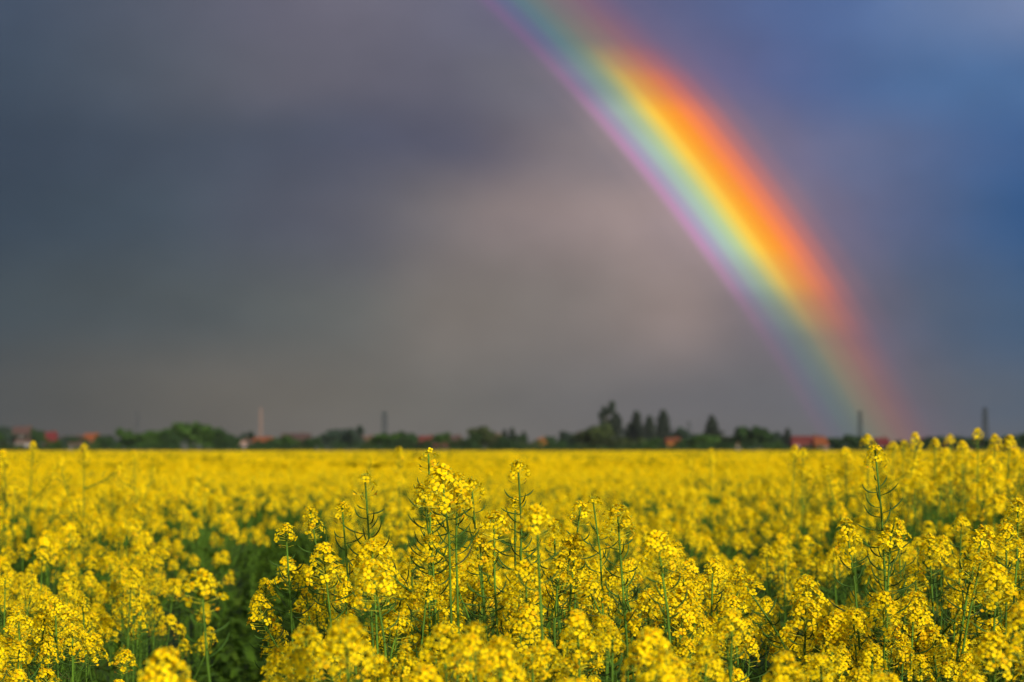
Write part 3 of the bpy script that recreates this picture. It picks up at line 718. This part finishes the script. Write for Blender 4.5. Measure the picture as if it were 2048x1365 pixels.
TREES = [
 (4, 30, 852, 640, 'round', 'blue', L, 'leafy tree cut by the left border of the picture'),
 (40, 46, 872, 650, 'bush', 'blue', B_, 'dark bush between the left border and the small white house'),
 (74, 22, 862, 600, 'round', 'deep', L, 'narrow dark tree left of the bright red block roof'),
 (104, 34, 881, 560, 'bush', 'green', B_, 'round green bush below the bright red block roof'),
 (20, 44, 889, 560, 'bush', 'olive', B_, 'low olive bush along the field at the left border'),
 (66, 50, 893, 550, 'bush', 'olive', B_, 'low olive bush in front of the small white house'),
 (138, 30, 872, 640, 'round', 'blue', L, 'bluish tree left of the orange and red roof'),
 (160, 34, 878, 600, 'bush', 'deep', B_, 'dark bush below the orange and red roof'),
 (185, 30, 884, 560, 'bush', 'green', B_, 'green bush right below the orange and red roof'),
 (208, 28, 871, 620, 'round', 'deep', L, 'dark tree right of the orange and red roof'),
 (224, 20, 874, 660, 'round', 'blue', L, 'small bluish tree left of the left pylon'),
 (256, 40, 861, 570, 'round', 'green', L, 'leafy tree at the foot of the left pylon, on its left'),
 (288, 44, 868, 560, 'round', 'green', L, 'leafy tree at the foot of the left pylon, on its right'),
 (318, 46, 862, 580, 'round', 'green', L, 'leafy tree between the left pylon and the tallest leafy tree'),
 (345, 34, 866, 560, 'round', 'deep', L, 'leafy tree touching the tallest leafy tree on its left'),
 (384, 66, 845, 565, 'round', 'green', L, 'tallest leafy tree on the left, with a broad domed crown'),
 (415, 40, 852, 590, 'round', 'green', L, 'leafy tree leaning on the tallest leafy tree from the right'),
 (441, 38, 861, 570, 'round', 'deep', L, 'second leafy tree right of the tallest leafy one'),
 (466, 24, 873, 560, 'round', 'deep', L, 'small dark tree left of the pinkish white house'),
 (490, 30, 867, 640, 'round', 'blue', L, 'bluish tree above the pinkish white house'),
 (512, 30, 884, 580, 'bush', 'olive', B_, 'olive bush right of the pinkish white house'),
 (535, 34, 882, 560, 'bush', 'deep', B_, 'darkest bush under the orange mast'),
 (556, 34, 876, 580, 'round', 'green', L, 'leafy tree right of the orange mast'),
 (580, 30, 874, 600, 'round', 'green', L, 'leafy tree below the long hazy roof'),
 (574, 36, 890, 550, 'bush', 'deep', B_, 'low dark bush at the field edge right of the orange mast'),
 (622, 34, 877, 590, 'round', 'deep', L, 'leafy tree right of the long hazy roof'),
 (604, 26, 890, 555, 'bush', 'olive', B_, 'low bush in front of the long hazy roof'),
 (664, 40, 865, 640, 'round', 'blue', L, 'left lobe of the three bluish trees'),
 (686, 36, 858, 650, 'round', 'blue', L, 'middle tree of the three bluish ones'),
 (711, 28, 857, 640, 'round', 'blue', L, 'right tree of the three bluish ones'),
 (736, 30, 884, 570, 'bush', 'olive', B_, 'olive bush below the brownish roof'),
 (772, 46, 866, 570, 'round', 'green', L, 'leafy tree at the foot of the middle pylon'),
 (795, 36, 877, 550, 'bush', 'deep', B_, 'dark bush right of the foot of the middle pylon'),
 (816, 32, 867, 580, 'round', 'deep', L, 'dark tree left of the flat red roof'),
 (848, 40, 882, 560, 'bush', 'olive', B_, 'olive bush below the flat red roof'),
 (884, 36, 870, 590, 'round', 'green', L, 'leafy tree right of the flat red roof'),
 (920, 34, 880, 580, 'bush', 'olive', B_, 'olive bush left of the domed dark tree'),
 (962, 50, 859, 580, 'round', 'olive', L, 'domed dark tree left of the two small spires'),
 (945, 34, 871, 560, 'bush', 'deep', B_, 'dark bush leaning on the domed dark tree'),
 (994, 32, 873, 580, 'bush', 'olive', B_, 'olive bush between the domed tree and the small spires'),
 (1009, 13, 860, 620, 'column', 'needle', C, 'thin hazy conifer, left of the two small spires'),
 (1024, 15, 857, 600, 'column', 'needle', C, 'thin dark conifer, right one of the two small spires'),
 (1048, 13, 864, 600, 'column', 'needle', C, 'lone thin conifer left of the orange house'),
 (1022, 50, 875, 570, 'bush', 'deep', B_, 'wide dark bush at the foot of the two small spires'),
 (1060, 40, 884, 560, 'bush', 'olive', B_, 'olive bush left of the orange house'),
 (1096, 24, 873, 620, 'round', 'deep', L, 'small dark tree touching the orange house on its right'),
 (1112, 40, 884, 580, 'bush', 'deep', B_, 'dark bush right of the orange house'),
 (1142, 38, 867, 640, 'round', 'blue', L, 'bluish tree left of the small red gable'),
 (1168, 44, 874, 590, 'bush', 'olive', B_, 'olive bush below the small red gable'),
 (1192, 54, 853, 580, 'round', 'olive', L, 'big olive tree left of the open crowned tree'),
 (1216, 34, 806, 640, 'open', 'needle', 'open_crowned_tree', 'tallest tree on the skyline, with an open ragged crown'),
 (1232, 26, 828, 620, 'column', 'needle', C, 'dark conifer just right of the ragged open tree'),
 (1222, 50, 874, 560, 'bush', 'olive', B_, 'olive bush below the ragged open tree'),
 (1273, 25, 824, 630, 'column', 'needle', C, 'dark conifer, leftmost of the row of three'),
 (1258, 20, 848, 650, 'column', 'needle', C, 'faint conifer leaning on the row of three from the left'),
 (1299, 21, 833, 620, 'column', 'needle', C, 'dark conifer, middle of the row of three'),
 (1326, 25, 822, 640, 'column', 'needle', C, 'dark conifer, rightmost of the row of three'),
 (1262, 50, 879, 560, 'bush', 'olive', B_, 'olive bush below the leftmost of the three conifers'),
 (1300, 46, 880, 550, 'bush', 'green', B_, 'green bush below the middle of the three conifers'),
 (1362, 40, 860, 700, 'round', 'blue', L, 'hazy round tree above the long orange roof'),
 (1346, 40, 889, 545, 'bush', 'deep', B_, 'dark low bush below the long orange roof'),
 (1390, 56, 874, 560, 'bush', 'green', B_, 'bright green bush right of the long orange roof'),
 (1424, 48, 833, 620, 'conifer', 'needle', C, 'broad dark conifer standing alone right of the long orange roof'),
 (1410, 44, 872, 580, 'round', 'green', L, 'leafy tree at the foot of the lone broad conifer'),
 (1440, 44, 871, 600, 'round', 'olive', L, 'olive tree right of the lone broad conifer'),
 (1474, 14, 857, 600, 'column', 'needle', C, 'thin dark conifer above the cream house'),
 (1508, 52, 853, 590, 'round', 'deep', L, 'domed tree right of the cream house'),
 (1486, 36, 866, 600, 'round', 'green', L, 'leafy tree between the cream house and the domed tree'),
 (1548, 34, 868, 620, 'round', 'blue', L, 'bluish tree right of the domed tree'),
 (1546, 40, 884, 560, 'bush', 'green', B_, 'green bush left of the dark conifer by the long red roof'),
 (1575, 16, 858, 580, 'column', 'needle', C, 'dark conifer touching the long red roof on its left'),
 (1640, 44, 897, 560, 'bush', 'green', B_, 'low bush in front of the long red roof'),
 (1672, 30, 875, 590, 'round', 'deep', L, 'dark tree right of the long red roof'),
 (1712, 42, 873, 580, 'round', 'deep', L, 'dark tree at the foot of the pylon in the rainbow foot'),
 (1735, 34, 884, 560, 'bush', 'deep', B_, 'dark bush left of the dark red roof'),
 (1800, 44, 884, 570, 'bush', 'deep', B_, 'dark bush right of the dark red roof'),
 (1862, 50, 876, 600, 'bush', 'deep', B_, 'dark bush right of the rainbow foot'),
 (1925, 46, 876, 590, 'round', 'deep', L, 'dark tree left of the right pylon'),
 (1975, 40, 880, 580, 'bush', 'deep', B_, 'dark bush at the foot of the right pylon'),
 (2010, 40, 876, 590, 'bush', 'green', B_, 'green bush between the right pylon and the right border'),
 (2042, 34, 868, 580, 'round', 'deep', L, 'dark tree cut by the right border of the picture'),
 (-34, 60, 860, 600, 'round', 'green', L, 'leafy tree just beyond the left border'), (2085, 60, 862, 600, 'round', 'green', L, 'leafy tree just beyond the right border'),
]
for px, w, py, D, kind, mat, nm, lab in TREES: tree(px, w, py, D, kind, mat, lab, nm)
# hedge-like scrub along the field's far edge
sc = MB(); sr = random.Random(4)
for i in range(520):
    x = -150 + 300 * i / 520 + sr.uniform(-.4, .4); D = 478 + sr.uniform(-4, 14)
    h = 3.0 + 1.0 * math.sin(x * .21) * math.sin(x * .07 + 1) + sr.uniform(-.2, .35)
    clump(sc, (x, D, h * .5), (.9, .9, h * .5), 60, .16, sr, .2)
ho = link('scrub', sc.mesh('scrub', [T_MATS['deep']], smooth=False)); tag(ho, 'continuous low green scrub along the far edge of the field', 'scrub', kind='stuff')

# ------------------------------------------------------------------ houses
H_MATS = {}
def hm(name, c, **k):
    if name not in H_MATS: H_MATS[name] = material(name, c, .8, 0, .12, scale=1.2, **k)
    return H_MATS[name]
ROOF = {'red': (.09, .017, .012), 'darkred': (.08, .014, .012), 'orange': (.13, .036, .010), 'hazy': (.055, .03, .024), 'brown': (.08, .045, .03), 'crimson': (.09, .012, .012)}
WALL = {'white': (.26, .23, .22), 'pink': (.20, .13, .11), 'cream': (.22, .19, .15), 'orange': (.24, .09, .012), 'brick': (.09, .05, .03), 'red': (.15, .045, .035), 'grey': (.09, .09, .085)}
M_GLASS = material('window_glass', (.03, .035, .045), .15, 0, .1, spec=.6); 
def house(px0, px1, pyr, pye, D, roof, wall, label, hip=.0, name='house', ridge='x', extra=None):
    """a gabled house: its ridge at row pyr, its eaves at row pye, between columns px0 and px1, D metres away"""
    a, b = at(px0, pyr, D), at(px1, pyr, D); zr = a.z; ze = max(.8, at(px0, pye, D).z); w = b.x - a.x; cx_ = (a.x + b.x) / 2
    dp = max(6.0, min(10, w * .8))
    root = link(name, None); root.location = (cx_, D + dp / 2, 0)
    tag(root, label, 'house', 'houses beyond the field')
    mw = hm('wall_' + wall, WALL[wall]); mr = hm('roof_' + roof, ROOF[roof]); mf = hm('frame_white', (.6, .6, .58))
    ov = .35
    m = MB(); x0, x1, y0, y1 = -w / 2 + ov, w / 2 - ov, -dp / 2 + ov, dp / 2 - ov
    if ridge == 'x':
        hx = hip * w / 2
        m.add([(x0,y0,0),(x1,y0,0),(x1,y1,0),(x0,y1,0),(x0,y0,ze),(x1,y0,ze),(x1,y1,ze),(x0,y1,ze)] + ([(x0,0,zr-.2),(x1,0,zr-.2)] if hip == 0 else []),
              [(0,1,5,4),(2,3,7,6)] + ([(1,2,6,9,5),(3,0,4,8,7)] if hip == 0 else [(1,2,6,5),(3,0,4,7)]), 0)
        r = MB(); X0, X1, Y0, Y1 = -w / 2, w / 2, -dp / 2, dp / 2
        t = .18
        for dz_ in (0, -t):
            pass
        V = [(X0,Y0,ze-.1),(X1,Y0,ze-.1),(X1,Y1,ze-.1),(X0,Y1,ze-.1),(X0+hx,0,zr),(X1-hx,0,zr)]
        V2 = [(x, y, z - t) for x, y, z in V]
        r.add(V + V2, [(0,1,5,4),(2,3,4,5),(1,2,5),(3,0,4)] + ([(6,10,11,7),(8,11,10,9)]) + [(0,6,7,1),(2,8,9,3),(1,7,8,2),(3,9,6,0)], 0) if hip else \
        r.add(V + V2, [(0,1,5,4),(2,3,4,5),(6,10,11,7),(8,11,10,9),(0,6,7,1),(2,8,9,3),(1,7,11,5),(5,11,8,2),(3,9,10,4),(4,10,6,0)], 0)
    else:
        m.add([(x0,y0,0),(x1,y0,0),(x1,y1,0),(x0,y1,0),(x0,y0,ze),(x1,y0,ze),(x1,y1,ze),(x0,y1,ze),(0,y0,zr-.2),(0,y1,zr-.2)],
              [(0,1,5,8,4),(2,3,7,9,6),(1,2,6,5),(3,0,4,7)], 0)
        r = MB(); X0, X1, Y0, Y1, t = -w / 2, w / 2, -dp / 2, dp / 2, .18
        V = [(X0,Y0,ze-.1),(X1,Y0,ze-.1),(X1,Y1,ze-.1),(X0,Y1,ze-.1),(0,Y0,zr),(0,Y1,zr)]; V2 = [(x, y, z - t) for x, y, z in V]
        r.add(V + V2, [(0,4,5,3),(1,2,5,4),(6,9,11,10),(7,10,11,8),(0,3,9,6),(1,7,8,2),(0,6,10,4),(4,10,7,1),(3,5,11,9),(5,2,8,11)], 0)
    link('wall', m.mesh('wall', [mw], False), root)
    ro = link('roof', r.mesh('roof', [mr], False), root)
    ch = MB(); cxp = w * .22; ch.box(cxp - .3, cxp + .3, .6, 1.2, (zr + ze) / 2 - .4, zr + .35); ch.box(cxp - .36, cxp + .36, .54, 1.26, zr + .35, zr + .45)
    link('chimney', ch.mesh('chimney', [hm('wall_brick', WALL['brick'])], False), ro)
    n = max(2, int(w / 2.6))
    for i in range(n):
        xx = x0 + (i + .5) * (x1 - x0) / n; zt = min(ze - .25, 2.6 if ze < 4.6 else ze - .6); zb = zt - 1.1
        f = MB(); f.box(xx - .5, xx + .5, y0 - .06, y0 - .003, zb, zt)
        p = MB(); p.box(xx - .42, xx + .42, y0 - .08, y0 - .063, zb + .08, zt - .08)
        fo = link('window', f.mesh('window', [mf], False), root); link('pane', p.mesh('pane', [M_GLASS], False), fo)
    d = MB(); xd = x1 - .9; d.box(xd - .45, xd + .45, y1 + .003, y1 + .06, 0, 2.0)
    link('door', d.mesh('door', [hm('door_brown', (.1, .05, .03))], False), root)
    return root
house(18, 66, 853, 868, 800, 'hazy', 'grey', 'hazy house with a broad dull red roof behind the small white house', .25)
house(28, 62, 877, 884, 620, 'brown', 'white', 'small white house near the left border')
house(86, 110, 864, 884, 610, 'crimson', 'red', 'house with a steep bright red block of a roof near the left border')
house(120, 165, 872, 880, 760, 'hazy', 'grey', 'low hazy house left of the orange and red roof')
house(160, 200, 867, 881, 680, 'orange', 'brick', 'house with an orange and red pitched roof left of the left pylon', .3)
house(134, 168, 885, 890, 570, 'brown', 'pink', 'long low beige shed at the field edge near the left border', name='shed')
house(476, 498, 879, 886, 590, 'brown', 'pink', 'small pinkish white house between dark trees', ridge='y')
house(502, 545, 874, 882, 820, 'orange', 'pink', 'hazy orange roofed house behind the foot of the orange mast')
house(560, 620, 867, 880, 860, 'hazy', 'pink', 'long hazy pale red roof right of the orange mast')
house(583, 612, 882, 889, 600, 'brown', 'brick', 'brown shed below the long hazy roof', name='shed')
house(720, 748, 872, 886, 640, 'brown', 'brick', 'house with a brownish roof left of the middle pylon', .2)
house(836, 870, 872, 883, 640, 'red', 'brick', 'house with a flat looking red roof right of the middle pylon')
house(864, 898, 888, 893, 552, 'darkred', 'brick', 'low dark brick shed under the tree right of the flat red roof', name='shed')
house(896, 924, 871, 880, 720, 'hazy', 'grey', 'hazy small house left of the domed dark tree')
house(980, 1003, 868, 880, 660, 'brown', 'grey', 'house with a dull roof between the domed tree and the small spires')
house(1066, 1097, 875, 884, 600, 'orange', 'orange', 'bright orange house in the middle of the treeline', ridge='y')
house(1155, 1175, 864, 876, 620, 'red', 'brick', 'house with a small red gable left of the big olive tree')
house(1332, 1363, 876, 884, 590, 'orange', 'orange', 'house with a long orange roof below the row of conifers')
house(1466, 1484, 889, 895, 560, 'brown', 'cream', 'tiny cream house at the field edge left of the domed tree', ridge='y')
house(1583, 1657, 872, 884, 560, 'red', 'red', 'largest house on the right, with a long red roof', .12)
house(1629, 1657, 875, 890, 552, 'orange', 'orange', 'small orange roofed house built against the long red one', .1)
house(1748, 1783, 876, 890, 575, 'crimson', 'brick', 'house with a dark red roof just right of the tallest stalk tip', .15)
house(1838, 1880, 876, 886, 640, 'darkred', 'grey', 'dark roofed house behind the blurred heads at the rainbow foot')
house(1876, 1905, 880, 890, 600, 'red', 'orange', 'house with an orange wall behind the blurred heads left of the right pylon')
house(1916, 1946, 884, 894, 590, 'brown', 'pink', 'pale pink walled house behind the blurred heads left of the right pylon')
house(1950, 1972, 875, 886, 660, 'brown', 'brick', 'brown house at the foot of the right pylon')
# small blue vehicle-like tarp patch at the field edge is left as a covered trailer
def pylon(px, pyt, D, wpx, mat, label, arms=3, name='pylon'):
    t = at(px, pyt, D); h = t.z; w = wpx / FPX * D
    root = link(name, None); root.location = (t.x, D, 0); tag(root, label, 'pylon' if name == 'pylon' else 'mast', 'pylons and masts on the skyline')
    m = MB(); wb, wt = w * .62, w * .24; r = w * .07
    def c(k, z):
        f = z / h; q = wb + (wt - wb) * min(1, f * 1.15); return Vector(((1, 1, -1, -1)[k] * q, (1, -1, -1, 1)[k] * q, z))
    for k in range(4): m.tube([c(k, 0), c(k, h * .5), c(k, h)], [r, r * .85, r * .6], 5, 0)
    n = 11
    for i in range(n):
        z0, z1 = h * i / n, h * (i + 1) / n
        for k in range(4):
            k2 = (k + 1) % 4
            m.bar(c(k, z0), c(k2, z1), r * .5); m.bar(c(k2, z0), c(k, z1), r * .5); m.bar(c(k, z1), c(k2, z1), r * .5)
    link('lattice_frame', m.mesh('lattice_frame', [mat], False), root)
    for i in range(arms):
        z = h * (.95 - .13 * i); L_ = w * (.55 + .12 * (i % 2))
        a = MB(); a.bar((-L_, 0, z), (L_, 0, z), r * .7); a.bar((-L_, 0, z), (0, 0, z + w * .22), r * .5); a.bar((L_, 0, z), (0, 0, z + w * .22), r * .5)
        ar = link('cross_arm', a.mesh('cross_arm', [mat], False), root)
        for s_ in (-1, 1):
            b = MB(); b.tube([Vector((s_ * L_ * .95, 0, z)), Vector((s_ * L_ * .95, 0, z - w * .16))], r * .5, 6, 0)
            link('insulator', b.mesh('insulator', [mat], False), ar)
M_STEEL = material('galvanised_steel', (.016, .024, .028), .6, 0, .1); M_PALE = material('pale_steel', (.045, .05, .055), .6, 0, .1)
M_ORMAST = material('red_white_mast_paint', (.17, .105, .08), .6, 0, .1)
pylon(275, 824, 1500, 9, M_PALE, 'faint grey pylon rising behind the leafy trees on the left')
pylon(769, 824, 1400, 12, M_STEEL, 'dark slender pylon in the middle left of the skyline')
pylon(1720, 822, 1400, 9, M_STEEL, 'dark pylon standing in the foot of the rainbow')
pylon(1970, 816, 1350, 12, M_STEEL, 'dark pylon on the right, above the blurred flower heads')
pylon(1378, 843, 1900, 9, M_PALE, 'faint short pylon left of the lone broad conifer')
pylon(522, 816, 1300, 6.5, M_ORMAST, 'thin orange lattice mast on the left skyline', 0, 'lattice_mast')

# ------------------------------------------------------------------ the thin rainy air
hz = MB(); hz.box(-900, 900, -60, 2050, -1, 75)
hmat = bpy.data.materials.new('haze_air'); hmat.use_nodes = True; ht = hmat.node_tree; ht.nodes.clear()
hvp = ht.nodes.new('ShaderNodeVolumePrincipled'); hvp.inputs['Color'].default_value = (.80, .84, .90, 1); hvp.inputs['Density'].default_value = 0.00003
hout = ht.nodes.new('ShaderNodeOutputMaterial'); ht.links.new(hvp.outputs[0], hout.inputs['Volume'])
hzo = link('haze', hz.mesh('haze', [hmat], False)); hzo['kind'] = 'stuff'
